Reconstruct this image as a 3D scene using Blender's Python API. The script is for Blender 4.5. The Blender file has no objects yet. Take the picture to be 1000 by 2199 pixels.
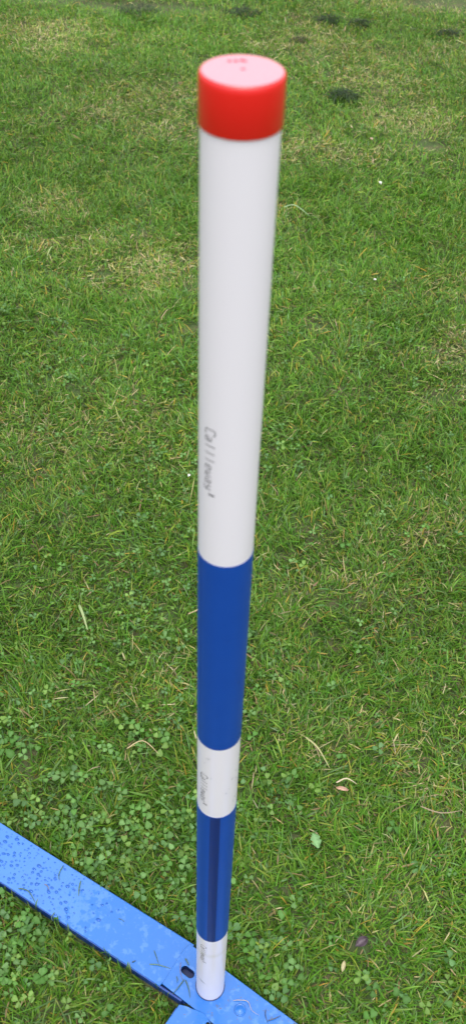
import bpy, bmesh, math, random
import numpy as np
from mathutils import Matrix, Vector

S = bpy.context.scene
COL = S.collection
RNG = np.random.default_rng(11)
random.seed(5)

# ------------------------------------------------------------------ camera
cam_d = bpy.data.cameras.new('camera')
cam = bpy.data.objects.new('camera', cam_d)
COL.objects.link(cam)
RW = Matrix(((0.99912287, 0.04187481, 0.0), (0.02992086, -0.71390435, 0.69960369), (0.02929577, -0.69899004, -0.71453109)))
right, down, fwd = RW.col[0], RW.col[1], RW.col[2]
CAM = Vector((0.0033529, -0.3625697, 1.1566273))
cam.matrix_world = Matrix(((right[0], -down[0], -fwd[0], CAM[0]),
                           (right[1], -down[1], -fwd[1], CAM[1]),
                           (right[2], -down[2], -fwd[2], CAM[2]),
                           (0, 0, 0, 1)))
cam_d.sensor_fit = 'VERTICAL'
cam_d.sensor_height = 24.0
cam_d.lens = 24.0 * 2000 / 2199
cam_d.clip_start = 0.02
cam_d.clip_end = 600
cam_d.dof.use_dof = True
cam_d.dof.focus_distance = 1.25
cam_d.dof.aperture_fstop = 8.0
S.camera = cam

# ------------------------------------------------------------------ overcast daylight
SUN_EL, SUN_AZ = math.radians(76), math.radians(172)     # veiled sun almost overhead, a little behind the camera
w = bpy.data.worlds.new('World'); S.world = w; w.use_nodes = True
nt = w.node_tree; nt.nodes.clear()
sky = nt.nodes.new('ShaderNodeTexSky'); sky.sky_type = 'NISHITA'; sky.sun_disc = False
sky.sun_elevation = SUN_EL; sky.sun_rotation = SUN_AZ
sky.dust_density = 4.0; sky.air_density = 1.0
hs = nt.nodes.new('ShaderNodeHueSaturation'); hs.inputs['Saturation'].default_value = 0.16
bg = nt.nodes.new('ShaderNodeBackground'); bg.inputs['Strength'].default_value = 0.15
out = nt.nodes.new('ShaderNodeOutputWorld')
nt.links.new(sky.outputs[0], hs.inputs['Color']); nt.links.new(hs.outputs[0], bg.inputs['Color']); nt.links.new(bg.outputs[0], out.inputs[0])

sl = bpy.data.lights.new('sun', 'SUN'); sl.energy = 0.9; sl.angle = math.radians(80); sl.color = (1.0, 0.992, 0.98)
so = bpy.data.objects.new('sun', sl); COL.objects.link(so)
sd = Vector((math.sin(SUN_AZ) * math.cos(SUN_EL), math.cos(SUN_AZ) * math.cos(SUN_EL), math.sin(SUN_EL)))
so.rotation_euler = sd.to_track_quat('Z', 'Y').to_euler()
so.location = sd * 20

S.view_settings.view_transform = 'Standard'; S.view_settings.look = 'None'
S.view_settings.gamma = 1.0; S.view_settings.use_curve_mapping = False
S.view_settings.exposure = 0.90
S.render.engine = 'CYCLES'
S.cycles.use_denoising = True
S.cycles.max_bounces = 8; S.cycles.diffuse_bounces = 4; S.cycles.transparent_max_bounces = 8
S.cycles.caustics_reflective = False; S.cycles.caustics_refractive = False

# ------------------------------------------------------------------ helpers
def tag(o, label=None, cat=None, group=None, kind=None):
    if label: o['label'] = label
    if cat: o['category'] = cat
    if group: o['group'] = group
    if kind: o['kind'] = kind
    return o

def link_mesh(name, me, mat, parent=None):
    o = bpy.data.objects.new(name, me); COL.objects.link(o)
    if mat and not me.materials: me.materials.append(mat)
    if parent: o.parent = parent
    return o

def link_bm(name, bm, mat, parent=None, smooth=False):
    me = bpy.data.meshes.new(name); bm.normal_update(); bm.to_mesh(me); bm.free()
    if smooth:
        me.polygons.foreach_set('use_smooth', np.ones(len(me.polygons), dtype=bool))
        me.set_sharp_from_angle(angle=math.radians(38))
    return link_mesh(name, me, mat, parent)

def empty(name, loc=(0, 0, 0)):
    o = bpy.data.objects.new(name, None); o.location = loc; o.empty_display_size = .05; COL.objects.link(o); return o

class Nodes:
    def __init__(s, name):
        s.m = bpy.data.materials.new(name); s.m.use_nodes = True
        s.t = s.m.node_tree; s.t.nodes.clear()
        s.out = s.n('ShaderNodeOutputMaterial')
    def n(s, kind, **kw):
        nd = s.t.nodes.new(kind)
        for k, v in kw.items(): setattr(nd, k, v)
        return nd
    def l(s, a, b): s.t.links.new(a, b)
    def bsdf(s, **kw):
        b = s.n('ShaderNodeBsdfPrincipled')
        for k, v in kw.items(): b.inputs[k.replace('_', ' ')].default_value = v
        s.l(b.outputs[0], s.out.inputs['Surface']); return b
    def noise(s, scale, detail=3, rough=.55, vec=None):
        x = s.n('ShaderNodeTexNoise'); x.inputs['Scale'].default_value = scale; x.inputs['Detail'].default_value = detail; x.inputs['Roughness'].default_value = rough
        if vec is not None: s.l(vec, x.inputs['Vector'])
        return x.outputs['Fac']
    def ramp(s, fac, *stops):
        r = s.n('ShaderNodeValToRGB'); e = r.color_ramp.elements
        while len(e) < len(stops): e.new(.5)
        for el, (p, c) in zip(e, stops):
            el.position = p; el.color = c if len(c) == 4 else (*c, 1)
        s.l(fac, r.inputs['Fac']); return r.outputs['Color']
    def mix(s, fac, a, b):
        m = s.n('ShaderNodeMix', data_type='RGBA')
        if isinstance(fac, (int, float)): m.inputs[0].default_value = fac
        else: s.l(fac, m.inputs[0])
        for v, i in ((a, 6), (b, 7)):
            if isinstance(v, tuple): m.inputs[i].default_value = (*v, 1) if len(v) == 3 else v
            else: s.l(v, m.inputs[i])
        return m.outputs[2]
    def math(s, op, a, b=None, c=None):
        m = s.n('ShaderNodeMath', operation=op)
        for i, v in enumerate((a, b, c)):
            if v is None: continue
            if isinstance(v, (int, float)): m.inputs[i].default_value = v
            else: s.l(v, m.inputs[i])
        return m.outputs[0]
    def pos(s): return s.n('ShaderNodeTexCoord').outputs['Object']
    def xyz(s, v):
        x = s.n('ShaderNodeSeparateXYZ'); s.l(v, x.inputs[0]); return x.outputs
    def bump(s, h, strength, dist, b):
        x = s.n('ShaderNodeBump'); x.inputs['Strength'].default_value = strength; x.inputs['Distance'].default_value = dist
        s.l(h, x.inputs['Height']); s.l(x.outputs[0], b.inputs['Normal'])

# ------------------------------------------------------------------ value noise
def vnoise(x, y, scale, seed):
    r = np.random.default_rng(seed); N = 256; g = r.random((N, N))
    X = x / scale + 1000.37; Y = y / scale + 1000.71
    xi = np.floor(X).astype(int); yi = np.floor(Y).astype(int); fx = X - xi; fy = Y - yi
    fx = fx * fx * (3 - 2 * fx); fy = fy * fy * (3 - 2 * fy)
    a = g[xi % N, yi % N]; b = g[(xi + 1) % N, yi % N]; c = g[xi % N, (yi + 1) % N]; d = g[(xi + 1) % N, (yi + 1) % N]
    return (a * (1 - fx) + b * fx) * (1 - fy) + (c * (1 - fx) + d * fx) * fy

def fbm(x, y, scale, seed, n=3):
    v = 0; a = 1; t = 0
    for i in range(n):
        v = v + a * vnoise(x, y, scale / 2 ** i, seed + i); t += a; a *= .55
    return v / t

E1 = np.array([.8776, -.4794]); N1 = np.array([.4794, .8776])       # along / across the bar
E2 = np.array([.8390, -.5440]); N2 = np.array([.5440, .8390])       # along / across the turned centre plate
A1 = -N1                                                           # the foot runs towards the camera

def foot_dist(x, y):
    """signed distance-like measure to the base outline: negative under the base"""
    s1 = x * E1[0] + y * E1[1]; o1 = x * N1[0] + y * N1[1]
    s2 = x * E2[0] + y * E2[1]; o2 = x * N2[0] + y * N2[1]
    d_bar = np.maximum(np.maximum(o1 - .030, -.0316 - o1), s1 + .02)
    d_pl = np.maximum(np.maximum(o2 - .025, -.034 - o2), np.maximum(-.047 - s2, s2 - .60))
    d_arm = np.maximum(np.maximum(s1 - .038, -.0225 - s1), np.maximum(o1 + .03, -.45 - o1))
    return np.minimum(np.minimum(d_bar, d_pl), d_arm)

def ground_z(x, y):
    amp = np.clip((np.hypot(x, y) - .05) / .5, .25, 1)
    z = (fbm(x, y, .32, 31, 2) - .5) * .030 * amp + (fbm(x, y, .075, 47, 2) - .5) * .012 * np.clip(amp, .5, 1)
    return -.0225 + .005 * np.exp(-np.clip(foot_dist(x, y), 0, 1) / .03) + z

# patches of the lawn, world x, y, radius x, radius y, strength
DRY = [(-.29, 2.51, .24, .22, .8), (-.50, 1.90, .10, .10, 1.0), (.17, 2.24, .15, .13, .85), (.31, 2.78, .13, .10, .7), (-.24, 1.58, .18, .10, .55),
       (.47, 1.30, .10, .07, .9), (.37, .78, .08, .04, .6), (.42, 1.14, .09, .05, .5), (-.75, 3.1, .2, .14, .65), (.71, 3.6, .35, .12, .9),
       (.165, 1.37, .03, .025, .7), (-.10, 2.62, .16, .12, .7), (.44, 2.45, .18, .08, .5), (-.40, 1.70, .20, .06, .6), (.16, .33, .05, .03, .5),
       (.29, .26, .06, .05, .55), (-.10, 1.63, .06, .05, .5), (-.62, 2.35, .12, .12, .5), (.14, .62, .06, .04, .45), (.22, .10, .06, .05, .35),
       (-.18, 2.35, .10, .05, .7), (0.05, 3.0, .3, .2, .4), (.80, 2.9, .2, .2, .4), (-.75, 3.55, .3, .14, .6)]
LUSH = [(-.56, 2.05, .14, .22, .9), (.36, 1.80, .14, .14, .9), (.50, 1.98, .12, .12, .8), (-.18, 1.78, .12, .09, .6), (-.30, 1.36, .12, .10, .7),
        (.29, 2.64, .07, .06, .8), (.17, 2.02, .11, .12, .8), (-.15, 1.97, .12, .14, .8), (.20, 1.12, .14, .16, .45), (-.42, 3.25, .12, .08, .8), (.34, .98, .09, .07, .5)]
BARE = [(.527, 2.31, .045, .035, 1.0), (.166, 1.37, .022, .018, .8), (.80, 3.62, .20, .11, 1.0), (.326, 1.79, .028, .02, .6), (.18, .054, .014, .012, 1.0), (-.43, 3.42, .30, .07, 1.0),
        (-.85, 3.5, .20, .10, 1.0), (.17, 3.2, .04, .03, .7), (.30, .22, .016, .014, .7), (.41, 1.145, .022, .016, .7), (.222, .30, .012, .010, .6), (-.09, 1.36, .03, .02, .8), (-.085, .56, .02, .016, .7)]
def patch(x, y, L):
    v = np.zeros_like(x)
    for px, py, rx, ry, s in L:
        d = ((x - px) / rx) ** 2 + ((y - py) / ry) ** 2
        v = np.maximum(v, s * np.exp(-d * .9))
    return v

def fields(x, y):
    wob = (fbm(x, y, .09, 71, 2) - .5)
    dx = wob * .10; dy = (fbm(x, y, .09, 83, 2) - .5) * .10
    dry = patch(x + dx, y + dy, DRY)
    dry = np.clip(dry + np.clip((fbm(x, y, .30, 5, 3) - .52) * 2.0, -.1, .55) * (.5 + .35 * np.clip(y / 2.5, 0, 1)), 0, 1)
    lush = patch(x + dx, y + dy, LUSH)
    lush = np.clip(lush + np.clip((fbm(x, y, .22, 9, 3) - .55) * 2, 0, .5), 0, 1)
    dry = np.clip(dry - lush * .6, 0, 1) * np.clip(.45 + .55 * (y - .2) / 1.0, .45, 1)
    bare = np.clip(1.5 * patch(x + dx * .4, y + dy * .4, BARE), 0, 1)
    bare = np.clip(bare + np.clip((fbm(x, y, .05, 15, 2) - .74) * 5, 0, .8), 0, 1)
    return dry, lush, bare

# ------------------------------------------------------------------ materials
def mat_attr_leaf(name, rough, trans, spec):
    k = Nodes(name)
    a = k.n('ShaderNodeAttribute', attribute_name='tint')
    b = k.bsdf(Roughness=rough); b.inputs['Specular IOR Level'].default_value = spec
    k.l(a.outputs['Color'], b.inputs['Base Color'])
    t = k.n('ShaderNodeBsdfTranslucent'); k.l(a.outputs['Color'], t.inputs['Color'])
    m = k.n('ShaderNodeMixShader'); m.inputs[0].default_value = trans
    k.l(b.outputs[0], m.inputs[1]); k.l(t.outputs[0], m.inputs[2]); k.l(m.outputs[0], k.out.inputs['Surface'])
    return k.m
M_GRASS = mat_attr_leaf('grass_blade', .45, .42, .40)
M_CLOVER = mat_attr_leaf('clover_leaf', .5, .25, .3)
M_DEBRIS = mat_attr_leaf('dead_leaf', .6, .1, .4)

k = Nodes('lawn_soil'); p = k.pos()
c = k.ramp(k.noise(9, 5, .6, p), (.3, (.050, .048, .022)), (.5, (.075, .085, .030)), (.72, (.10, .11, .042)))
c = k.mix(k.ramp(k.noise(240, 3, .7, p), (.45, (0, 0, 0)), (.7, (1, 1, 1))), c, (.12, .095, .05))
c = k.mix(k.ramp(k.noise(30, 3, .6, p), (.40, (0, 0, 0)), (.55, (.8, .8, .8))), c, (.045, .085, .018))
b = k.bsdf(Roughness=.9); k.l(c, b.inputs['Base Color']); k.bump(k.noise(160, 5, .7, p), .8, .004, b)
M_SOIL = k.m

# white pipe, with a mud smear and a faint dirty ring near its foot
k = Nodes('white_plastic'); p = k.pos(); X = k.xyz(p)
mud = k.n('ShaderNodeVectorMath', operation='SUBTRACT'); k.l(p, mud.inputs[0]); mud.inputs[1].default_value = (-.0092, -.0131, .0560)
mv = k.xyz(mud.outputs[0])
u = k.math('ADD', k.math('MULTIPLY', mv[0], .60), k.math('MULTIPLY', mv[2], .80))
v = k.math('SUBTRACT', k.math('MULTIPLY', mv[0], .80), k.math('MULTIPLY', mv[2], .60))
d = k.math('SQRT', k.math('ADD', k.math('POWER', k.math('MULTIPLY', v, 1 / .0055), 2), k.math('POWER', k.math('MULTIPLY', u, 1 / .0020), 2)))
near = k.math('LESS_THAN', X[1], 0)
mk = k.math('MULTIPLY', k.math('MULTIPLY', k.math('SUBTRACT', 1.15, d), k.noise(260, 3, .6, p)), near)
mk = k.math('MINIMUM', k.math('MAXIMUM', k.math('MULTIPLY', mk, 1.5), 0), .8)
ring = k.math('MAXIMUM', k.math('SUBTRACT', 1, k.math('ABSOLUTE', k.math('MULTIPLY', k.math('SUBTRACT', X[2], .141), 140))), 0)
ring = k.math('MULTIPLY', k.math('MULTIPLY', ring, k.noise(70, 3, .6, p)), .55)
low = k.math('MULTIPLY', k.math('MAXIMUM', k.math('MULTIPLY', k.math('SUBTRACT', .19, X[2]), 3), 0), k.noise(120, 4, .6, p))
c = k.mix(k.math('MULTIPLY', low, .35), (.785, .752, .835), (.55, .50, .42))
c = k.mix(ring, c, (.50, .47, .33)); c = k.mix(mk, c, (.16, .14, .07))
b = k.bsdf(Roughness=.32); b.inputs['Specular IOR Level'].default_value = .55; k.l(c, b.inputs['Base Color'])
k.bump(k.noise(35, 2, .5, p), .02, .002, b)
M_WHITE = k.m

def blue_film(name, c1, c2, hatch=False):
    k = Nodes(name); p = k.pos()
    c = k.mix(k.noise(60, 3, .6, p), c1, c2)
    if hatch:
        wv = k.n('ShaderNodeTexWave', bands_direction='DIAGONAL'); wv.inputs['Scale'].default_value = 110; wv.inputs['Distortion'].default_value = .6
        k.l(p, wv.inputs['Vector']); c = k.mix(k.math('MULTIPLY', wv.outputs['Fac'], .5), c, c1)
    b = k.bsdf(Roughness=.42); b.inputs['Specular IOR Level'].default_value = .35; k.l(c, b.inputs['Base Color'])
    k.bump(k.noise(420, 2, .5, p), .05, .001, b)
    return k.m
M_BAND = blue_film('blue_tape', (.004, .052, .33), (.006, .062, .37))
M_LAP = blue_film('blue_tape_doubled', (.004, .015, .125), (.006, .024, .17), True)

k = Nodes('red_plastic'); p = k.pos()
nz = k.xyz(k.n('ShaderNodeNewGeometry').outputs['Normal'])[2]
sky_sheen = k.math('MULTIPLY', k.ramp(k.noise(900, 2, .5, p), (.35, (.85, .85, .85)), (.6, (1, 1, 1))), k.math('MULTIPLY', k.math('GREATER_THAN', k.xyz(p)[2], 1.0231), .55))
c = k.mix(sky_sheen, (.72, .006, .006), (.83, .53, .63))      # sky reflection painted as pale pink into the flat top
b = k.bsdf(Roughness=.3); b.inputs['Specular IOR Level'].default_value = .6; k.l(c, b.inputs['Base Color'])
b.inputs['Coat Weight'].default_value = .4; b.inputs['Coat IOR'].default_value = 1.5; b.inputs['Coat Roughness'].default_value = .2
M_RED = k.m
k = Nodes('red_plastic_dimple'); k.bsdf(Base_Color=(.55, .02, .06, 1), Roughness=.4); M_RED2 = k.m
k = Nodes('grey_print'); k.bsdf(Base_Color=(.028, .026, .036, 1), Roughness=.6); M_INK = k.m

# blue painted metal: beaded and dull at the far end, wet film in the middle, grimy round the pole
k = Nodes('blue_paint'); p = k.pos(); X = k.xyz(p)
s_along = k.math('ADD', k.math('MULTIPLY', X[0], .8776), k.math('MULTIPLY', X[1], -.4794))
far = k.math('SUBTRACT', 1, k.math('SMOOTH_MIN', k.math('MAXIMUM', k.math('MULTIPLY', k.math('ADD', s_along, .27), 8), 0), 1, .1))
web = k.noise(105, 5, .62, p)
film = k.math('ADD', web, k.math('MULTIPLY', far, .42))
film = k.ramp(film, (.535, (0, 0, 0)), (.63, (.8, .8, .8)))
c = k.mix(film, (.013, .132, .455), (.065, .200, .54))
c = k.mix(k.math('MULTIPLY', k.noise(14, 2, .5, p), .25), c, (.02, .10, .42))
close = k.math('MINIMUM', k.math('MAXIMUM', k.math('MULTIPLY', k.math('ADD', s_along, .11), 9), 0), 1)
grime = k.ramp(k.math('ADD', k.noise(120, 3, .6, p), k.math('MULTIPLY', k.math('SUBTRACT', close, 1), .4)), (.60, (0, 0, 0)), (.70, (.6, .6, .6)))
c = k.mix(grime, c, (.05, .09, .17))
speck = k.ramp(k.math('ADD', k.noise(260, 1, .4, p), k.math('MULTIPLY', k.math('SUBTRACT', close, 1), .4)), (.70, (0, 0, 0)), (.75, (.75, .75, .75)))
c = k.mix(speck, c, (.10, .09, .08))
r = k.math('ADD', .16, k.math('MULTIPLY', far, .2))
b = k.bsdf(); k.l(c, b.inputs['Base Color']); k.l(r, b.inputs['Roughness']); b.inputs['Specular IOR Level'].default_value = .5
k.bump(k.noise(45, 3, .5, p), .12, .002, b)
M_BLUE = k.m
k = Nodes('blue_paint_dark'); p = k.pos()
c = k.mix(k.noise(90, 4, .6, p), (.004, .034, .21), (.008, .055, .29))  # darker mottled blue for the flanges and inner web
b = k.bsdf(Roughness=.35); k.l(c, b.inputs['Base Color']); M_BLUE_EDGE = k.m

k = Nodes('blue_paint_shaded'); k.bsdf(Base_Color=(.004, .018, .10, 1), Roughness=.5); M_WELL = k.m  # shade inside the slot put into the colour as a darker blue
k = Nodes('water'); 
tr = k.n('ShaderNodeBsdfTransparent'); tr.inputs['Color'].default_value = (.62, .78, .95, 1)
gl = k.n('ShaderNodeBsdfGlossy'); gl.inputs['Roughness'].default_value = .03
fr = k.n('ShaderNodeFresnel'); fr.inputs['IOR'].default_value = 1.33
m = k.n('ShaderNodeMixShader'); k.l(fr.outputs[0], m.inputs[0]); k.l(tr.outputs[0], m.inputs[1]); k.l(gl.outputs[0], m.inputs[2]); k.l(m.outputs[0], k.out.inputs['Surface'])
M_WATER = k.m
M_BEAD = M_WATER.copy(); M_BEAD.name = 'water_bead'
for nd in M_BEAD.node_tree.nodes:
    if nd.type == 'BSDF_TRANSPARENT': nd.inputs['Color'].default_value = (.95, .96, .98, 1)

# ------------------------------------------------------------------ ground
def axis(lo, hi, step, far):
    a = list(np.arange(lo, hi + 1e-6, step)); q = step
    while a[-1] < far: q *= 1.45; a.append(a[-1] + q)
    q = step
    while a[0] > -far: q *= 1.45; a.insert(0, a[0] - q)
    return np.array(a)
gx, gy = axis(-1.9, 1.9, .022, 220), axis(-.7, 4.4, .022, 220)
GX, GY = np.meshgrid(gx, gy, indexing='ij')
GZ = ground_z(GX, GY) - np.clip(np.hypot(GX, GY) / 400, 0, .02)
nx, ny = len(gx), len(gy)
idx = np.arange(nx * ny).reshape(nx, ny)
quads = np.stack([idx[:-1, :-1], idx[1:, :-1], idx[1:, 1:], idx[:-1, 1:]], -1).reshape(-1, 4)

def fast_mesh(name, verts, tris=None, quads=None, tint=None, smooth=True):
    me = bpy.data.meshes.new(name)
    verts = np.ascontiguousarray(verts, dtype=np.float32)
    nt_ = 0 if tris is None else len(tris); nq = 0 if quads is None else len(quads)
    loops = np.concatenate([a for a in (None if tris is None else tris.ravel(), None if quads is None else quads.ravel()) if a is not None]).astype(np.int32)
    starts = np.concatenate([np.arange(nt_) * 3, nt_ * 3 + np.arange(nq) * 4]).astype(np.int32)
    me.vertices.add(len(verts)); me.vertices.foreach_set('co', verts.ravel())
    me.loops.add(len(loops)); me.loops.foreach_set('vertex_index', loops)
    me.polygons.add(nt_ + nq); me.polygons.foreach_set('loop_start', starts)
    if smooth: me.polygons.foreach_set('use_smooth', np.ones(nt_ + nq, dtype=bool))
    if tint is not None:
        at = me.attributes.new('tint', 'FLOAT_COLOR', 'POINT')
        at.data.foreach_set('color', np.concatenate([tint, np.ones((len(tint), 1))], 1).astype(np.float32).ravel())
    me.update(calc_edges=True)
    return me
g = link_mesh('ground', fast_mesh('ground', np.stack([GX, GY, GZ], -1).reshape(-1, 3), None, quads), M_SOIL)
tag(g, kind='structure')

# ------------------------------------------------------------------ grass
def in_view(x, y, m):
    return (x > -(.235 + .205 * (y + .05)) - m) & (x < .245 + .17 * (y + .05) + m) & (y > -.12) & (y < 3.95)

def scatter(n, x0, x1, y0, y1):
    return RNG.uniform(x0, x1, n), RNG.uniform(y0, y1, n)

def roots():
    X, Y, W = [], [], []
    # seen part, denser towards the camera
    for y0, y1, dens, ws in ((-.16, .45, 125000, .92), (.45, 1.1, 100000, .95), (1.1, 2.1, 76000, 1.0), (2.1, 4.0, 50000, 1.15)):
        xw = .36 + .23 * y1
        n = int(dens * 2 * xw * (y1 - y0)); x, y = scatter(n, -xw, xw, y0, y1)
        kp = in_view(x, y, .05); x, y = x[kp], y[kp]
        X.append(x); Y.append(y); W.append(np.full(len(x), ws))
    n = int(42000 * 4.4 * 6.0); x, y = scatter(n, -2.2, 2.2, -.75, 5.25)
    out_ = np.maximum(np.maximum(-(.235 + .205 * (y + .05)) - x, x - (.245 + .17 * (y + .05))), np.maximum(-.12 - y, (y - 3.95) * .5)) - .05
    dens = np.clip(.16 + .75 * np.exp(-(np.clip(out_, 0, 9) / .42) ** 2), 0, 1)
    kp = (~in_view(x, y, .05)) & (RNG.random(n) < dens)
    X.append(x[kp]); Y.append(y[kp]); W.append(1.3 + .9 * (1 - dens[kp]))
    xx, yy = scatter(60000, -.5, .6, -.3, .45); q = foot_dist(xx, yy); q = (q > .0004) & (q < .011)
    X.append(xx[q]); Y.append(yy[q]); W.append(np.full(q.sum(), .9))
    return np.concatenate(X), np.concatenate(Y), np.concatenate(W)

def pick(n, cols, probs):
    """probs (n, k) -> colours (n, 3)"""
    c = np.cumsum(probs, 1); c /= c[:, -1:]
    i = (RNG.random((n, 1)) > c).sum(1)
    return np.array(cols)[i], i

x, y, wsc = roots()
dry, lush, bare = fields(x, y)
fd = foot_dist(x, y)
clump = fbm(x, y, .045, 101, 2)
keep = (fd > .0005) & (RNG.random(len(x)) > bare * .93) & (RNG.random(len(x)) < .55 + .9 * clump)
x, y, wsc, dry, lush, bare, fd, clump = (a[keep] for a in (x, y, wsc, dry, lush, bare, fd, clump))
n = len(x)
thatch = RNG.random(n) < .13 + .25 * dry
GREENS = [(.066, .180, .013), (.102, .245, .018), (.155, .295, .034), (.128, .240, .072), (.235, .320, .038), (.430, .390, .165), (.250, .185, .085), (.540, .460, .260), (.400, .300, .050)]
P = np.stack([.9 + 1.2 * lush, 1.5 + .9 * lush - .3 * dry, 1.1 + .2 * dry, .55 + .0 * dry, .36 + .9 * dry, .07 + 2.0 * dry ** 1.4, .05 + .14 * dry, .03 + 1.3 * dry ** 1.4, .08 + .16 * dry], 1)
P = np.clip(P, .01, None)
P[thatch] = P[thatch] * np.array([.35, .5, .5, .5, .8, 1.9, 2.2, 1.5, 1.2])
base, ci = pick(n, GREENS, P)
lowf = fbm(x, y, .5, 201, 2)[:, None]
base = base * 1.01 * RNG.uniform(.78, 1.24, (n, 1)) * (1 + RNG.normal(0, .07, (n, 3))) * (.80 + .36 * lowf + .10 * np.clip(y / 3, 0, 1)[:, None])  # far blades lightened in colour, partly to paint in their sheen
L = RNG.gamma(6, .0029, n) * (.75 + .55 * clump) * (1 + .28 * lush - .22 * dry) * np.where(wsc > 1.25, 1.12, 1)
L = np.where(RNG.random(n) < .05, L * 1.7, L); L = np.clip(L, .009, .050); L[thatch] *= .9
edge = (fd < .011) & (RNG.random(n) < .8); thatch = thatch & ~edge; L[edge] = RNG.uniform(.014, .024, edge.sum())
wd = RNG.uniform(.0011, .0025, n) * wsc * np.where(RNG.random(n) < .12, 1.45, 1)
swirl = fbm(x, y, .13, 301, 2) * 4 * np.pi
phi = np.where(RNG.random(n) < .45, swirl + RNG.normal(0, .7, n), RNG.uniform(0, 2 * np.pi, n))
t0 = np.abs(RNG.normal(.32, .32, n)) + .10; t0[thatch] = RNG.uniform(1.1, 1.5, thatch.sum())
bend = np.clip(RNG.normal(.95, .5, n), 0, 2.1) * np.where(L > .03, 1.15, .8); bend[thatch] *= .25; t0[edge] *= .5; bend[edge] *= .7
# blades next to the metal lean away from it or along it
for _ in range(2):
    tipx = x + np.cos(phi) * L * .75; tipy = y + np.sin(phi) * L * .75
    hit = (foot_dist(tipx, tipy) < .003) & (RNG.random(n) < .86)
    phi = np.where(hit, phi + np.pi * RNG.uniform(.6, 1.4, n), phi)
tipx = x + np.cos(phi) * L * .75; tipy = y + np.sin(phi) * L * .75
hit = foot_dist(tipx, tipy) < .003
L = np.where(hit & (RNG.random(n) < .8), np.minimum(L, np.maximum(fd * 1.2, .013)), L)
zr = ground_z(x, y) - .001 + np.where(thatch, RNG.uniform(0, .012, n), 0)
segs = [0, .36, .70, 1.0]
pts = []; px, py, pz = x.copy(), y.copy(), zr.copy(); lw = [.75, 1.0, .78]
side = np.stack([-np.sin(phi), np.cos(phi), RNG.normal(0, .45, n)], 1); side /= np.linalg.norm(side, axis=1, keepdims=True)
curl = RNG.normal(0, .35, n); wd *= np.where((ci == 5) | (ci == 7), .78, 1)
for i in range(4):
    if i:
        ds = segs[i] - segs[i - 1]; th = t0 + bend * (segs[i] + segs[i - 1]) / 2; th = np.minimum(th, 1.85)
        ph = phi + curl * segs[i]
        px = px + np.sin(th) * np.cos(ph) * L * ds; py = py + np.sin(th) * np.sin(ph) * L * ds; pz = pz + np.cos(th) * L * ds
        pz = np.maximum(pz, ground_z(px, py) + .001) if i > 1 else pz
        pz = np.where(foot_dist(px, py) < .0015, np.maximum(pz, .0018 + .0012 * i), pz)
    c = np.stack([px, py, pz], 1)
    if i < 3:
        pts += [c - side * (wd * lw[i] / 2)[:, None], c + side * (wd * lw[i] / 2)[:, None]]
    else: pts.append(c)
V = np.stack(pts, 1)                                      # n,7,3
tipc = np.where((RNG.random((n, 1)) < .22), np.array([[.30, .24, .10]]), base * 1.15)
T = np.stack([base * .95 + .0 , base * .95, base, base, base * 1.06, base * 1.06, tipc], 1)
o = (np.arange(n) * 7)[:, None]
far_ = wsc > 1.25; of, on = o[far_], o[~far_]                # blades outside the frame get one joint less
Q = np.concatenate([on + np.array([[0, 1, 3, 2]]), on + np.array([[2, 3, 5, 4]]), of + np.array([[0, 1, 3, 2]])], 0)
TR = np.concatenate([on + np.array([[4, 5, 6]]), of + np.array([[2, 3, 6]])], 0)
used = np.zeros(n * 7, dtype=bool); used[Q.ravel()] = True; used[TR.ravel()] = True
remap = np.cumsum(used) - 1; Q = remap[Q]; TR = remap[TR]
go = link_mesh('grass', fast_mesh('grass', V.reshape(-1, 3)[used], TR, Q, np.clip(T.reshape(-1, 3)[used], .004, .9)), M_GRASS)
tag(go, 'short mown wet lawn grass with straw coloured patches', 'grass', kind='stuff')

# ------------------------------------------------------------------ clover
def leaf_outline(nb=4):
    """one obcordate leaflet, base at origin, along +x, length 1: centre line then rim"""
    rim = [(0, 0), (.28, .26), (.60, .46), (.88, .40), (.99, .17), (.90, 0), (.99, -.17), (.88, -.40), (.60, -.46), (.28, -.26)]
    return np.array([(.52, 0)] + rim)
RIM = leaf_outline()
nr = len(RIM) - 1
LT = np.array([[0, i, i % nr + 1] for i in range(1, nr + 1)])
def clover_density(x, y):
    nz = fbm(x, y, .10, 401, 3)
    reg = np.zeros_like(x)
    for cx, cy, rx, ry, s in [(-.20, .02, .22, .10, 1.25), (-.10, .16, .16, .10, 1.0), (-.16, .48, .24, .22, .75), (-.15, .85, .22, .18, .6), (.06, .02, .05, .07, 1.2), (.075, .20, .05, .14, .6), (.05, .45, .06, .10, .8),
                              (-.47, 1.37, .12, .09, .9), (.10, .92, .08, .12, .6), (-.35, 1.15, .2, .1, .5), (.12, .70, .10, .08, .5), (.22, -.01, .10, .04, .4), (.2, .5, .15, .15, .28), (.3, .85, .1, .2, .3), (-.3, .3, .2, .2, .5), (-.2, 1.25, .15, .1, .4), (.3,1.3,.2,.15,.25)]:
        reg = np.maximum(reg, s * np.exp(-(((x - cx) / rx) ** 2 + ((y - cy) / ry) ** 2)))
    reg = reg ** 1.3
    return np.clip(reg * (.15 + 2.6 * np.clip(nz - .38, 0, .5)) + .008, 0, 1)
x, y = scatter(26000, -.75, .65, -.35, 1.75)
kp = (RNG.random(len(x)) < clover_density(x, y) * 1.35 * np.where(y < .35, 1, .55)) & (foot_dist(x, y) > .006)
x, y = x[kp], y[kp]; n = len(x)
hz = ground_z(x, y) + RNG.uniform(.006, .024, n)
fdc = foot_dist(x, y)
size = RNG.uniform(.0048, .0094, n); size = np.where(RNG.random(n) < .12, size * 1.2, size) * np.where(y > .35, .82, 1)
size = np.minimum(size, np.maximum(fdc * 1.1, .004))
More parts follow.
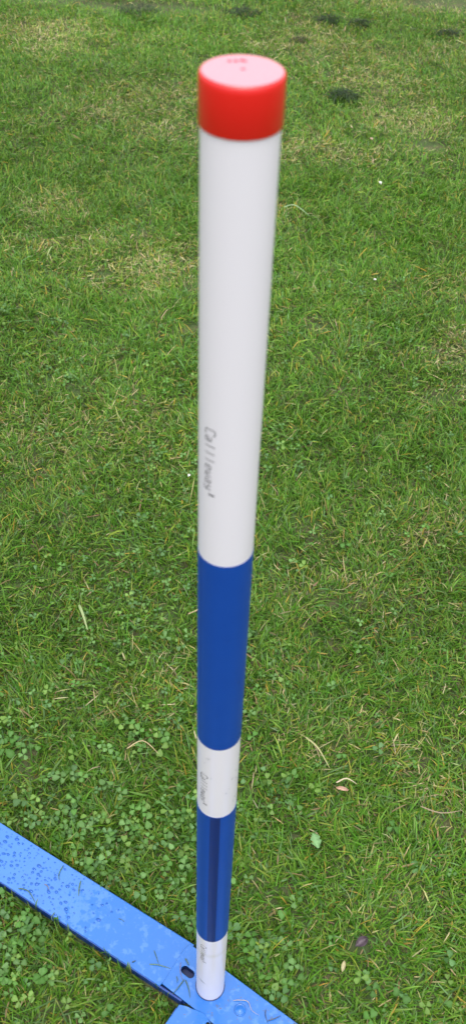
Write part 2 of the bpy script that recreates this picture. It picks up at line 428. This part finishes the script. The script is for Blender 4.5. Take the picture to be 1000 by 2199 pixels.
tilt_a = RNG.uniform(0, 2 * np.pi, n); tilt = np.abs(RNG.normal(0, .48, n)); rot = RNG.uniform(0, 2 * np.pi, n)
cols = np.array([(.070, .185, .028), (.090, .212, .038), (.118, .240, .064), (.085, .190, .056), (.145, .262, .048)])[RNG.integers(0, 5, n)] * RNG.uniform(.8, 1.2, (n, 1))
VV, TT, CC = [], [], []; off = 0
Nn = np.stack([np.sin(tilt) * np.cos(tilt_a), np.sin(tilt) * np.sin(tilt_a), np.cos(tilt)], 1)
U = np.stack([np.cos(rot), np.sin(rot), np.zeros(n)], 1); U -= Nn * (U * Nn).sum(1, keepdims=True); U /= np.linalg.norm(U, axis=1, keepdims=True)
Wv = np.cross(Nn, U)
ctr = np.stack([x, y, hz], 1)
for j in range(3):
    a = j * 2 * np.pi / 3 + RNG.normal(0, .18, n); s = size * RNG.uniform(.85, 1.12, n)
    miss = RNG.random(n) < .14; s = np.where(miss, .001, s)
    dx = np.cos(a)[:, None] * U + np.sin(a)[:, None] * Wv; dyv = np.cross(Nn, dx)
    droop = RNG.normal(-.10, .38, n)[:, None]; fold = RNG.uniform(-.15, .75, n)[:, None]
    dz = Nn
    P3 = []
    for q, (lx, ly) in enumerate(RIM):
        h = fold * abs(ly) * 1.0 + droop * lx + (-.03 if q == 0 else 0)
        P3.append(ctr + s[:, None] * (dx * (lx + .06) + dyv * ly + dz * h))
    P3 = np.stack(P3, 1); VV.append(P3.reshape(-1, 3))
    TT.append((off + np.arange(n)[:, None, None] * (nr + 1) + LT[None]).reshape(-1, 3)); off += n * (nr + 1)
    cj = np.repeat((cols * RNG.uniform(.88, 1.12, (n, 1)))[:, None, :], nr + 1, 1); cj[:, 0] = cj[:, 0] * 1.1 + .02; cj[:, 3:5] *= .95
    CC.append(cj.reshape(-1, 3))
# stems
ax_ = RNG.normal(0, .006, (n, 2)); root = np.stack([x + ax_[:, 0], y + ax_[:, 1], ground_z(x, y) - .001], 1)
sd_ = np.stack([np.cos(rot), np.sin(rot), np.zeros(n)], 1) * .0005
VV.append(np.stack([root - sd_, root + sd_, ctr + sd_, ctr - sd_], 1).reshape(-1, 3))
so_ = off + np.arange(n)[:, None] * 4
TT += [so_ + np.array([[0, 1, 2]]), so_ + np.array([[0, 2, 3]])]
CC.append(np.repeat((cols * 1.1)[:, None, :], 4, 1).reshape(-1, 3))
co = link_mesh('clover', fast_mesh('clover', np.concatenate(VV), np.concatenate(TT), None, np.concatenate(CC), smooth=True), M_CLOVER)
tag(co, 'patches of small round leaved clover growing among the grass', 'clover', kind='stuff')

# ------------------------------------------------------------------ base of the pole
def P2(s, o, e, nn): return Vector((s * e[0] + o * nn[0], s * e[1] + o * nn[1], 0))
def slab(outline, ztop, thick, hole=None, bev=.0007):
    """flat sheet with rounded arrises, outline a list of 2D points (ccw)"""
    bm = bmesh.new()
    loops = [outline] + ([hole] if hole else [])
    edges = []
    for lp in loops:
        vs = [bm.verts.new((q[0], q[1], ztop)) for q in lp]
        edges += [bm.edges.new((vs[i], vs[(i + 1) % len(vs)])) for i in range(len(vs))]
    bmesh.ops.triangle_fill(bm, edges=edges, use_beauty=True, use_dissolve=False)
    bmesh.ops.recalc_face_normals(bm, faces=bm.faces)
    for f in bm.faces:
        if f.normal.z < 0: f.normal_flip()
    r = bmesh.ops.extrude_face_region(bm, geom=bm.faces[:])
    # the copied faces become the top, the old ones the underside
    for v_ in [q for q in r['geom'] if isinstance(q, bmesh.types.BMVert)]: v_.co.z = ztop
    new = set(q for q in r['geom'] if isinstance(q, bmesh.types.BMVert))
    for v_ in bm.verts:
        if v_ not in new: v_.co.z = ztop - thick
    bmesh.ops.recalc_face_normals(bm, faces=bm.faces)
    if bev:
        es = [e_ for e_ in bm.edges if len(e_.link_faces) == 2 and all(abs(v_.co.z - ztop) < 1e-6 for v_ in e_.verts) and e_.calc_face_angle(0) > .6]
        bmesh.ops.bevel(bm, geom=es, offset=bev, segments=2, affect='EDGES', profile=.5)
    return bm

def box_pts(bm, pts, z0, z1):
    lo = [bm.verts.new((q[0], q[1], z0)) for q in pts]; hi = [bm.verts.new((q[0], q[1], z1)) for q in pts]
    n_ = len(pts)
    bm.faces.new(hi); bm.faces.new(lo[::-1])
    for i in range(n_): bm.faces.new((lo[i], lo[(i + 1) % n_], hi[(i + 1) % n_], hi[i]))

pb = empty('pole_base', (0, 0, -.013))
tag(pb, 'bright blue painted metal foot lying in the grass under the striped pole', 'pole base')
def part(name, bm, mat, smooth=False):
    o_ = link_bm(name, bm, mat, None, smooth); o_.parent = pb; o_.matrix_parent_inverse = Matrix.Translation((0, 0, .013)); return o_

B = lambda s, o_: P2(s, o_, E1, N1)
Pq = lambda s, o_: P2(s, o_, E2, N2)
# bar: an inverted channel; the top is cut at the seam, the front flange runs on
sag = lambda s: 0
bar = slab([B(-1.15, -.0302), B(-.0500, -.0302), B(-.0490, -.0250), B(-.0440, -.0225), B(-.0420, .0150), B(-.0400, .0296), B(-1.15, .0296)], 0.0, .002, bev=.0011)
part('bar', bar, M_BLUE)
bm = bmesh.new(); box_pts(bm, [B(-1.15, -.0312), B(-.0200, -.0312), B(-.0200, -.0292), B(-1.15, -.0292)], -.0155, -.0012)
part('flange', bm, M_BLUE_EDGE)
bm = bmesh.new(); box_pts(bm, [B(-1.15, .0278), B(-.046, .0278), B(-.046, .0298), B(-1.15, .0298)], -.0155, -.0013)
part('flange', bm, M_BLUE_EDGE)
bm = bmesh.new(); box_pts(bm, [B(-.0500, -.0290), B(-.0170, -.0290), B(-.0170, .020), B(-.0500, .020)], -.0135, -.0115)
part('inner_web', bm, M_BLUE_EDGE)
# centre plate, turned a few degrees, with a slot
hole = []
cs, co_, hl, hr = -.0300, -.0030, .0040, .0046
for a in np.linspace(-math.pi / 2, math.pi / 2, 9): hole.append(Pq(cs + hl + hr * math.cos(a), co_ + hr * math.sin(a)))
for a in np.linspace(math.pi / 2, 3 * math.pi / 2, 9): hole.append(Pq(cs - hl + hr * math.cos(a), co_ + hr * math.sin(a)))
plate = slab([B(-.0486, -.0268), Pq(.62, -.0335), Pq(.62, .0248), Pq(-.0468, .0238), Pq(-.0488, .0165), Pq(-.0484, .004)], .0012, .0010, hole, bev=.0005)
part('centre_plate', plate, M_BLUE)
bm = bmesh.new()   # wall and floor of the slot
lo = [bm.verts.new((q[0], q[1], -.0110)) for q in hole]; hi = [bm.verts.new((q[0], q[1], -.0008)) for q in hole]
for i in range(len(hole)): bm.faces.new((lo[i], lo[(i + 1) % len(hole)], hi[(i + 1) % len(hole)], hi[i]))
bm.faces.new(lo); part('slot_well', bm, M_WELL)
bm = bmesh.new(); box_pts(bm, [Pq(-.0440, -.0262), Pq(.62, -.0318), Pq(.62, -.0300), Pq(-.0440, -.0240)], -.0150, -.0012)
part('flange', bm, M_BLUE_EDGE)
bm = bmesh.new(); box_pts(bm, [Pq(-.0450, .0222), Pq(.62, .0228), Pq(.62, .0246), Pq(-.0450, .0240)], -.0150, -.0012)
part('flange', bm, M_BLUE_EDGE)
# foot arm towards the camera, lapped over the plate with an uneven sheared edge and a rivet hole
hole2 = [B(.0190 + .0022 * math.cos(a), -.0362 + .0022 * math.sin(a)) for a in np.linspace(0, 2 * math.pi, 13)[:-1]]
arm = slab([B(-.0196, -.0354), B(-.0230, -.070), B(-.0230, -.50), B(.0360, -.50), B(.0360, -.0400), B(.0250, -.0362), B(.0175, -.0322), B(.0110, -.0290), B(.0040, -.0296), B(-.0040, -.0318), B(-.0100, -.0326)], .0026, .0022, hole2, bev=.0007)
part('foot_arm', arm, M_BLUE)
bm = bmesh.new(); box_pts(bm, [B(-.0212, -.0400), B(-.0228, -.070), B(-.0228, -.50), B(-.0208, -.50), B(-.0208, -.070), B(-.0194, -.0400)], -.0150, .0006)
part('flange', bm, M_BLUE_EDGE)

def lathe(prof, seg, z0=0, cap_top=False, cap_bot=False, cx=0, cy=0):
    bm = bmesh.new(); rings = []
    for r_, z_ in prof:
        rings.append([bm.verts.new((cx + r_ * math.cos(2 * math.pi * i / seg), cy + r_ * math.sin(2 * math.pi * i / seg), z0 + z_)) for i in range(seg)])
    for a_, b_ in zip(rings, rings[1:]):
        for i in range(seg): bm.faces.new((a_[i], a_[(i + 1) % seg], b_[(i + 1) % seg], b_[i]))
    if cap_top: bm.faces.new(rings[-1])
    if cap_bot: bm.faces.new(rings[0][::-1])
    return bm
bx, by = .0351, -.0248
part('rivet', lathe([(.0068, 0), (.0066, .0007), (.0058, .0011), (.0050, .0008), (.0044, .0010), (.0030, .0019), (.0012, .0023), (.0001, .0024)], 28, .0018, cx=bx, cy=by), M_BLUE, True)

bm = lathe([(.0158, 0), (.0170, 0), (.0168, .0004), (.0158, .0004)], 48, .0013)  # dark ring added to draw the contact shade round the pole base
part('contact_shade_ring', bm, M_WELL, True)

# ------------------------------------------------------------------ the pole
R0 = .016
pole = empty('striped_pole', (0, 0, .0018))
tag(pole, 'upright white plastic pole with blue bands and a red cap standing on the blue foot', 'pole')
def ppart(name, bm, mat, smooth=True, parent=None):
    o_ = link_bm(name, bm, mat, None, smooth)
    o_.parent = parent or pole; o_.matrix_parent_inverse = Matrix.Translation((0, 0, -.0018)) ; return o_
def sleeve(z0, z1, r): 
    zs = np.linspace(z0, z1, 14)
    return lathe([(r - .0006, z0)] + [(r, z_) for z_ in zs] + [(r - .0006, z1)], 256)
tube = ppart('tube', lathe([(R0 - .0008, .0008), (R0, .0018)] + [(R0, z_) for z_ in np.linspace(.03, 1.012, 24)], 256), M_WHITE)
bands = []
for z0, z1 in ((.5565, .7577), (.1825, .4520)):
    bands.append(ppart('band', sleeve(z0, z1, R0 + .00015), M_BAND))
def strip_bm(a0, a1, z0, z1, r, n_=12):
    bm = bmesh.new(); prev = None
    for a in np.linspace(math.radians(a0), math.radians(a1), n_):
        pr = [bm.verts.new((r * math.sin(a), -r * math.cos(a), z_)) for z_ in np.linspace(z0, z1, 6)]
        if prev:
            for i in range(5): bm.faces.new((prev[i], pr[i], pr[i + 1], prev[i + 1]))
        prev = pr
    return bm
def sub(parent, name, bm, mat, smooth=True):
    o_ = link_bm(name, bm, mat, None, smooth); o_.parent = parent
    o_.matrix_parent_inverse = Matrix.Identity(4); return o_
sub(bands[1], 'tape_overlap', strip_bm(-17, 12.5, .1830, .4515, R0 + .00032), M_LAP)
sub(bands[0], 'tape_overlap', strip_bm(-70, -58, .5570, .7572, R0 + .00030), M_BAND)
RC = .0167
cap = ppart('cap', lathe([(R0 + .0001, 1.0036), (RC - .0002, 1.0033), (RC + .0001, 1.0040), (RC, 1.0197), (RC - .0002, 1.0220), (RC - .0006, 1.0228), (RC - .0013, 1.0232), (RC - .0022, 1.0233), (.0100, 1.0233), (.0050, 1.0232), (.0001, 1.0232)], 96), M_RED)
def disc(cx, cy, r, z, sx=1): return lathe([(r, 0), (r * .7, .0003), (.0001, .0004)], 14, z, cx=cx, cy=cy)
sub(cap, 'moulding_mark', disc(.0002, .0006, .0009, 1.0232), M_RED2)
for cx_, cy_, r_ in ((-.0052, .0078, .0009), (-.0028, .0082, .0010), (-.0004, .0090, .0011), (.0008, .0084, .0007)):
    sub(cap, 'moulding_mark', disc(cx_, cy_, r_, 1.0233), M_RED2)

# printed word, strokes wrapped round the tube; u runs down the pole, v round it
GL = {'C': [[(.74, 0), (.16, 0), (0, .14), (0, .86), (.16, 1), (.62, 1), (.76, .84)]],
      'a': [[(.08, .62), (.50, .62), (.62, .50), (.62, 0), (.12, 0), (0, .10), (0, .24), (.12, .34), (.62, .34)]],
      'l': [[(.28, 0), (.28, .96)]],
      'e': [[(.62, .0), (.14, 0), (0, .14), (0, .48), (.14, .62), (.50, .62), (.62, .50), (.62, .31), (0, .31)]],
      'w': [[(0, .62), (0, .1), (.10, 0), (.32, .12), (.54, 0), (.64, .1), (.64, .62)], [(.32, .12), (.32, .40)]],
      'y': [[(.02, .62), (.02, .36), (.14, .24), (.62, .24)], [(.62, .62), (.62, .02), (.50, -.12), (.06, -.12)]],
      "'": [[(.28, .48), (.28, .95)]]}
def lettering(a0, arc, z0, length, wgt):
    bm = bmesh.new(); pitch = length / 9.55; r = R0 + .00018
    def place(u, v): a = math.radians(a0 + arc * v); return Vector((r * math.sin(a), -r * math.cos(a), z0 - u))
    hgt = math.radians(arc) * r
    for i, ch in enumerate("Callleway'"):
        for st in GL[ch]:
            ww = wgt * (2.3 if ch == "'" else 1)
            pts = [(pitch * (i + .08 + .95 * a_), b_ * hgt) for a_, b_ in st]
            fine = [pts[0]]
            for (u0, v0), (u1, v1) in zip(pts, pts[1:]):
                k_ = max(1, math.ceil(abs(v1 - v0) / .0011))
                fine += [(u0 + (u1 - u0) * i_ / k_, v0 + (v1 - v0) * i_ / k_) for i_ in range(1, k_ + 1)]
            for (u0, v0), (u1, v1) in zip(fine, fine[1:]):
                dv = Vector((u1 - u0, v1 - v0)); ln = dv.length; dv /= ln; nv = Vector((-dv.y, dv.x)) * ww / 2; ex = dv * ww * .45
                q = [(u0 - ex.x + nv.x, v0 - ex.y + nv.y), (u1 + ex.x + nv.x, v1 + ex.y + nv.y), (u1 + ex.x - nv.x, v1 + ex.y - nv.y), (u0 - ex.x - nv.x, v0 - ex.y - nv.y)]
                f = bm.faces.new([bm.verts.new(place(a_, b_ / hgt)) for a_, b_ in q])
                f.normal_update()
                if f.normal.dot(Vector((f.calc_center_median().x, f.calc_center_median().y, 0))) < 0: f.normal_flip()
    return bm
for a0, arc, z0, ln in ((-47.0, 21.5, .8572, .0460), (-50.4, 23.0, .5150, .0470), (-41.0, 22.0, .1655, .0470)):
    sub(tube, 'lettering', lettering(a0, arc, z0, ln, .00046), M_INK, False)

# ------------------------------------------------------------------ rain beads on the bar and the pole
def dome(bm, c, e1, e2, nn, rx, ry, h, seg=9):
    rings = []
    for rr, hh in ((1, .0), (.86, .5), (.5, .88)):
        rings.append([bm.verts.new(c + e1 * (rx * rr * math.cos(2 * math.pi * i / seg)) + e2 * (ry * rr * math.sin(2 * math.pi * i / seg)) + nn * (h * hh)) for i in range(seg)])
    top = bm.verts.new(c + nn * h)
    for a_, b_ in zip(rings, rings[1:]):
        for i in range(seg): bm.faces.new((a_[i], a_[(i + 1) % seg], b_[(i + 1) % seg], b_[i]))
    for i in range(seg): bm.faces.new((rings[-1][i], rings[-1][(i + 1) % seg], top))
bm = bmesh.new(); placed = []
for _ in range(2600):
    s = random.uniform(-.62, -.13); o_ = random.uniform(-.028, .027)
    if random.random() < max(0, (s + .245) * 9): continue
    r_ = .86 * random.choice([.0007, .0009, .0011, .0013, .0017, .0022]) * random.uniform(.8, 1.2)
    if any((s - a_) ** 2 + (o_ - b_) ** 2 < (r_ + c_ + .0006) ** 2 for a_, b_, c_ in placed): continue
    if len(placed) > 620: break
    placed.append((s, o_, r_))
    q = B(s, o_); an = random.uniform(-.5, .5) + (-.5); st = random.uniform(1, 1.7)
    dome(bm, Vector((q.x, q.y, .0001)), Vector((math.cos(an), math.sin(an), 0)), Vector((-math.sin(an), math.cos(an), 0)), Vector((0, 0, 1)), r_ * st, r_, r_ * .42)
wo = link_bm('water_droplets', bm, M_WATER, None, True)
tag(wo, 'clear rain beads standing on the left end of the blue bar', 'water droplets', kind='stuff')
bm = bmesh.new()
for _ in range(38):
    a = math.radians(random.uniform(-60, 75)); z_ = random.choice([random.uniform(.46, .555), random.uniform(.56, .75), random.uniform(.2, .45)])
    if random.random() < .4: a = math.radians(random.uniform(35, 78))
    rr = random.uniform(.0004, .0009); nn = Vector((math.sin(a), -math.cos(a), 0)); e_ = Vector((math.cos(a), math.sin(a), 0))
    dome(bm, nn * (R0 + .0002) + Vector((0, 0, z_)), e_, Vector((0, 0, 1)), nn, rr, rr * random.uniform(1, 1.5), rr * .5, 7)
wd_ = ppart('water_droplets', bm, M_BEAD); wd_['kind'] = 'stuff'

# ------------------------------------------------------------------ loose bits lying about
def blade_mesh(name, pts, width, col, lift=.0006, tip=.25, ridge=.12):
    """a bent flat blade with a folded midrib along 3D points"""
    pts = [Vector(q) for q in pts]
    # resample smoothly
    fine = []
    m_ = len(pts)
    for i in range(m_ - 1):
        p0 = pts[max(i - 1, 0)]; p1 = pts[i]; p2 = pts[i + 1]; p3 = pts[min(i + 2, m_ - 1)]
        for t in np.linspace(0, 1, 5)[:-1]:
            fine.append(.5 * ((2 * p1) + (p2 - p0) * t + (2 * p0 - 5 * p1 + 4 * p2 - p3) * t * t + (3 * p1 - p0 - 3 * p2 + p3) * t ** 3))
    fine.append(pts[-1]); N_ = len(fine)
    v, f, c = [], [], []
    for i, q in enumerate(fine):
        t = (fine[min(i + 1, N_ - 1)] - fine[max(i - 1, 0)]).normalized(); sd = Vector((-t.y, t.x, 0)).normalized()
        u_ = i / (N_ - 1); ww = width * .5 * (min(1, .6 + u_ * 3) * (1 - (1 - tip) * u_ ** 2.5))
        v += [q - sd * ww, q + Vector((0, 0, width * ridge + .0002)), q + sd * ww]
        c += [np.array(col) * (1 + .1 * random.uniform(-1, 1))] * 3
        if i: 
            a_ = 3 * (i - 1); b_ = 3 * i
            f += [(a_, b_, b_ + 1, a_ + 1), (a_ + 1, b_ + 1, b_ + 2, a_ + 2)]
    me = fast_mesh(name, np.array([tuple(q) for q in v]), None, np.array(f), np.clip(np.array(c), .004, .9))
    return me

CLIP = [  # points on the metal, width, colour, label, extra height
    ([(-.0723, .0207), (-.0618, .0201), (-.0473, .0170)], .0014, (.10, .17, .12), 'curved grey green grass clipping with a pale end lying left of the slot', 0),
    ([(-.0682, .0366), (-.0648, .0290), (-.0614, .0216)], .0011, (.06, .12, .10), 'thin straight grass clipping on the bar touching the curved clipping', 0),
    ([(-.0301, .0049), (-.0365, -.0040), (-.0430, -.0117)], .0013, (.06, .11, .09), 'dark grass clipping running from the slot to the notched edge', .0019),
    ([(-.0290, .0044), (-.0245, -.0050), (-.0224, -.0149)], .0014, (.06, .12, .10), 'grass clipping lying between the slot and the pole foot', .0019),
    ([(-.0358, .0237), (-.0352, .0120), (-.0310, .0023)], .0007, (.20, .13, .12), 'thin reddish stalk beside the upper left of the slot', .0019),
    ([(-.0306, .0281), (-.0280, .0240), (-.0257, .0205)], .0018, (.06, .11, .10), 'short broad grass scrap above the slot beside the pole', .0019),
    ([(.0269, -.0155), (.0360, -.0150), (.0440, -.0165), (.0484, -.0254), (.0570, -.0300)], .0009, (.34, .30, .30), 'pale hooked dry stalk curling over the round rivet', .0025),
    ([(.0644, -.0238), (.0640, -.0300), (.0671, -.0378)], .0010, (.06, .06, .07), 'dark thin root scrap right of the rivet', .0019),
    ([(.0671, -.0349), (.0740, -.0330), (.0814, -.0290)], .0011, (.07, .07, .08), 'dark forked scrap near the right edge of the plate', .0019),
    ([(-.2419, .1031), (-.2286, .0996), (-.2167, .0847)], .0013, (.06, .12, .07), 'long grass blade bent over the lower left edge of the bar', .0004),
    ([(-.1913, .1334), (-.1945, .1230), (-.1930, .1144)], .0012, (.06, .13, .06), 'grass blade hanging over the upper edge of the beaded bar end', .0004),
    ([(-.1665, .1156), (-.1670, .1050), (-.1660, .0965)], .0016, (.08, .15, .07), 'short green blade lying across the upper bar edge by the wet film', .0004),
    ([(-.2107, .1096), (-.2065, .1070), (-.2038, .1029)], .0010, (.18, .14, .10), 'tiny brown scrap among the rain beads', .0004),
    ([(-.1924, .0756), (-.1950, .0700), (-.1936, .0656)], .0013, (.08, .15, .08), 'grass tip poking over the lower bar edge', .0004),
    ([(-.1143, .0716), (-.1100, .0700), (-.1065, .0675)], .0008, (.07, .13, .16), 'fine grass sliver in the middle of the wet bar', .0002),
    ([(-.0396, .0081), (-.0380, .0040), (-.0385, .0010)], .0011, (.06, .12, .12), 'short blade scrap just left of the slot end', .0019),
    ([(-.0927, .0220), (-.0905, .0228), (-.0885, .0242)], .0014, (.05, .07, .06), 'small dark crumb of grass near the lower bar edge', .0002)]
for pts_, w_, c_, lab, up_ in CLIP:
    z_ = .0004 + up_
    m_ = len(pts_)
    me = blade_mesh('grass_clipping', [(a_, b_, z_ + (.0010 if 0 < i < m_ - 1 else 0)) for i, (a_, b_) in enumerate(pts_)], w_, c_)
    o_ = link_mesh('grass_clipping', me, M_DEBRIS)
    tag(o_, lab, 'grass clipping', 'loose scraps lying on the blue foot')

def lawn_blade(name, pts, w_, c_, lab, cat, group=None, up_=.020):
    q3 = []
    for a_, b_, h_ in pts: q3.append((a_, b_, float(ground_z(np.array([a_]), np.array([b_]))[0]) + up_ + h_))
    o_ = link_mesh(name, blade_mesh(name, q3, w_, c_, ridge=.15), M_DEBRIS); tag(o_, lab, cat, group); return o_
lawn_blade('straw_stalk', [(-.2330, .5560, .004), (-.2240, .5350, .007), (-.2130, .5080, .003)], .0042, (.27, .34, .15), 'long pale straw blade lying in clover left of the upper blue band', 'straw', 'straw lying on the lawn')
lawn_blade('straw_stalk', [(.118, .330, .004), (.134, .312, .008), (.150, .284, .003)], .0026, (.36, .34, .16), 'thin yellow straw in the lawn right of the lower white band', 'straw', 'straw lying on the lawn')
lawn_blade('straw_stalk', [(-.060, .545, .003), (-.040, .556, .005), (-.022, .572, .002)], .0024, (.40, .31, .17), 'tan straw pointing at the upper blue band from the left', 'straw', 'straw lying on the lawn')
lawn_blade('straw_stalk', [(-.1300, .3020, .003), (-.1080, .3120, .009), (-.0850, .2960, .004)], .0018, (.42, .33, .18), 'curved dry stem in grass left of the middle white band', 'straw', 'straw lying on the lawn')
lawn_blade('straw_stalk', [(.158, .262, .004), (.172, .268, .006), (.186, .262, .003)], .0022, (.50, .42, .28), 'bright dry stalk beside the pink brown leaf on the lawn', 'straw', 'straw lying on the lawn')
lawn_blade('straw_stalk', [(.27, .236, .004), (.295, .225, .008), (.325, .231, .003)], .0020, (.26, .20, .13), 'dull brown stalk at the right edge beside a bare spot', 'straw', 'straw lying on the lawn')
lawn_blade('straw_stalk', [(.100, 1.86, .006), (.128, 1.862, .010), (.165, 1.835, .004)], .0046, (.22, .33, .17), 'pale green blade heap right of the red cap', 'straw', 'straw lying on the lawn')

def crumpled_leaf(name, loc, ln, wd2, rot, col, lab, cat, curl=.3, lobes=0, up_=.020, ridge=.15, group=None):
    NU, NV = 9, 5; v, c, f = [], [], []
    for i in range(NU):
        u_ = i / (NU - 1); prof = math.sin(math.pi * min(.98, u_ * .94 + .04)) ** .7
        if lobes: prof *= .78 + .22 * math.cos(u_ * lobes * 2 * math.pi)
        for j in range(NV):
            t = j / (NV - 1) * 2 - 1
            zz = curl * wd2 * t * t + ridge * ln * math.sin(u_ * 3.0) * .4 + random.uniform(-1, 1) * .05 * wd2 * (1 + 2 * curl)
            v.append(((u_ - .5) * ln, t * wd2 * .5 * prof, zz)); cc = np.array(col) * (1 + random.uniform(-.15, .15))
            if j == 2: cc = cc * 1.15 + .02
            c.append(cc)
    for i in range(NU - 1):
        for j in range(NV - 1): a_ = i * NV + j; f.append((a_, a_ + NV, a_ + NV + 1, a_ + 1))
    me = fast_mesh(name, np.array(v), None, np.array(f), np.clip(np.array(c), .004, .9))
    o_ = link_mesh(name, me, M_DEBRIS)
    o_.location = (loc[0], loc[1], float(ground_z(np.array([loc[0]]), np.array([loc[1]]))[0]) + up_)
    o_.rotation_euler = (random.uniform(-.25, .25), random.uniform(-.2, .2), rot); tag(o_, lab, cat, group); return o_
crumpled_leaf('dry_leaf', (.166, .254), .017, .006, -.2, (.46, .30, .22), 'pink brown dead leaf lying right of the middle white band', 'dead leaf', .6)
crumpled_leaf('broad_leaf', (.128, .180), .020, .016, 1.9, (.135, .27, .10), 'pale green broad weed leaf in the grass right of the lower blue band', 'leaf', .1, 3, .024)
crumpled_leaf('dry_leaf', (.178, .056), .017, .011, .6, (.11, .08, .10), 'dark purple brown curled leaf right of the pole foot', 'dead leaf', .7, 0, .020)
crumpled_leaf('dry_leaf', (.156, .028), .013, .005, 1.3, (.42, .38, .22), 'small cream withered leaf in grass near the lower right', 'dead leaf', .5)
for lx, ly, r_, lab in ((.358, 2.019, .0050, 'white petal in green grass right of the white pole section'), (.307, 1.532, .0034, 'white petal low on the right of the white pole section'),
                        (-.079, .860, .0030, 'tiny white speck beside the printed word on the left'), (.355, 2.289, .0052, 'pinkish petal right of the red cap'), (-.565, 1.50, .0036, 'white petal at the left edge of the lawn')):
    crumpled_leaf('fallen_petal', (lx, ly), r_ * 2, r_ * 1.7, random.uniform(0, 3), (.75, .74, .70) if 'pink' not in lab else (.62, .44, .36), lab, 'petal', .5, 0, .026, .1, 'fallen petals on the lawn')

def clump(loc, rad, nb, lab, cols, hgt):
    vv, qq, cc = [], [], []; off_ = 0
    z0 = float(ground_z(np.array([loc[0]]), np.array([loc[1]]))[0])
    for _ in range(nb):
        a = random.uniform(0, 6.283); r_ = rad * math.sqrt(random.random()); ln = random.uniform(.025, .055); d = random.uniform(0, 6.283); wv_ = random.uniform(.0018, .0032)
        px_, py_ = loc[0] + 1.5 * r_ * math.cos(a), loc[1] + r_ * math.sin(a); pz_ = z0 + .010 + hgt * (1 - (r_ / rad) ** 2) * random.uniform(.4, 1)
        el = random.uniform(-.35, .45); col_ = np.array(random.choice(cols)) * random.uniform(.8, 1.2)
        for i in range(4):
            t = i / 3; wl = wv_ * (1 - .8 * t ** 2) / 2; q = Vector((px_ + math.cos(d) * ln * t, py_ + math.sin(d) * ln * t, pz_ + math.sin(el) * ln * t - .4 * ln * t * t))
            vv += [(q.x - math.sin(d) * -wl, q.y - math.cos(d) * wl, q.z + wl * .4), (q.x + math.sin(d) * -wl, q.y + math.cos(d) * wl, q.z)]; cc += [col_, col_]
            if i: qq.append((off_ + 2 * i - 2, off_ + 2 * i - 1, off_ + 2 * i + 1, off_ + 2 * i))
        off_ += 8
    o_ = link_mesh('cut_grass_clump', fast_mesh('cut_grass_clump', np.array(vv), None, np.array(qq), np.clip(np.array(cc), .004, .9)), M_GRASS)
    tag(o_, lab, 'grass clump', 'clumps of wet cut grass left on the lawn')
DK = [(.022, .050, .014), (.030, .060, .020), (.035, .050, .022), (.045, .080, .030)]
clump((.294, 2.637), .038, 150, 'dark green clump of cut grass to the right of the red cap', DK, .022)
clump((.714, 3.253), .035, 120, 'dark clump of cut grass near the upper right edge', DK, .016)
clump((-.031, 3.395), .045, 140, 'dark flat clump of cut grass straight above the red cap', DK, .014)
clump((.271, 3.361), .035, 110, 'dark clump of cut grass near the top right of the cap', DK, .012)
clump((.40, 3.33), .030, 90, 'small dark clump of cut grass between two others at the top right', DK, .012)
clump((-.42, 3.33), .050, 140, 'dark clump of cut grass at the top left beside a bare streak', DK, .014)
clump((.17, 3.12), .022, 60, 'brown clump of cut grass right above the cap rim', [(.07, .055, .03), (.05, .05, .025)], .010)
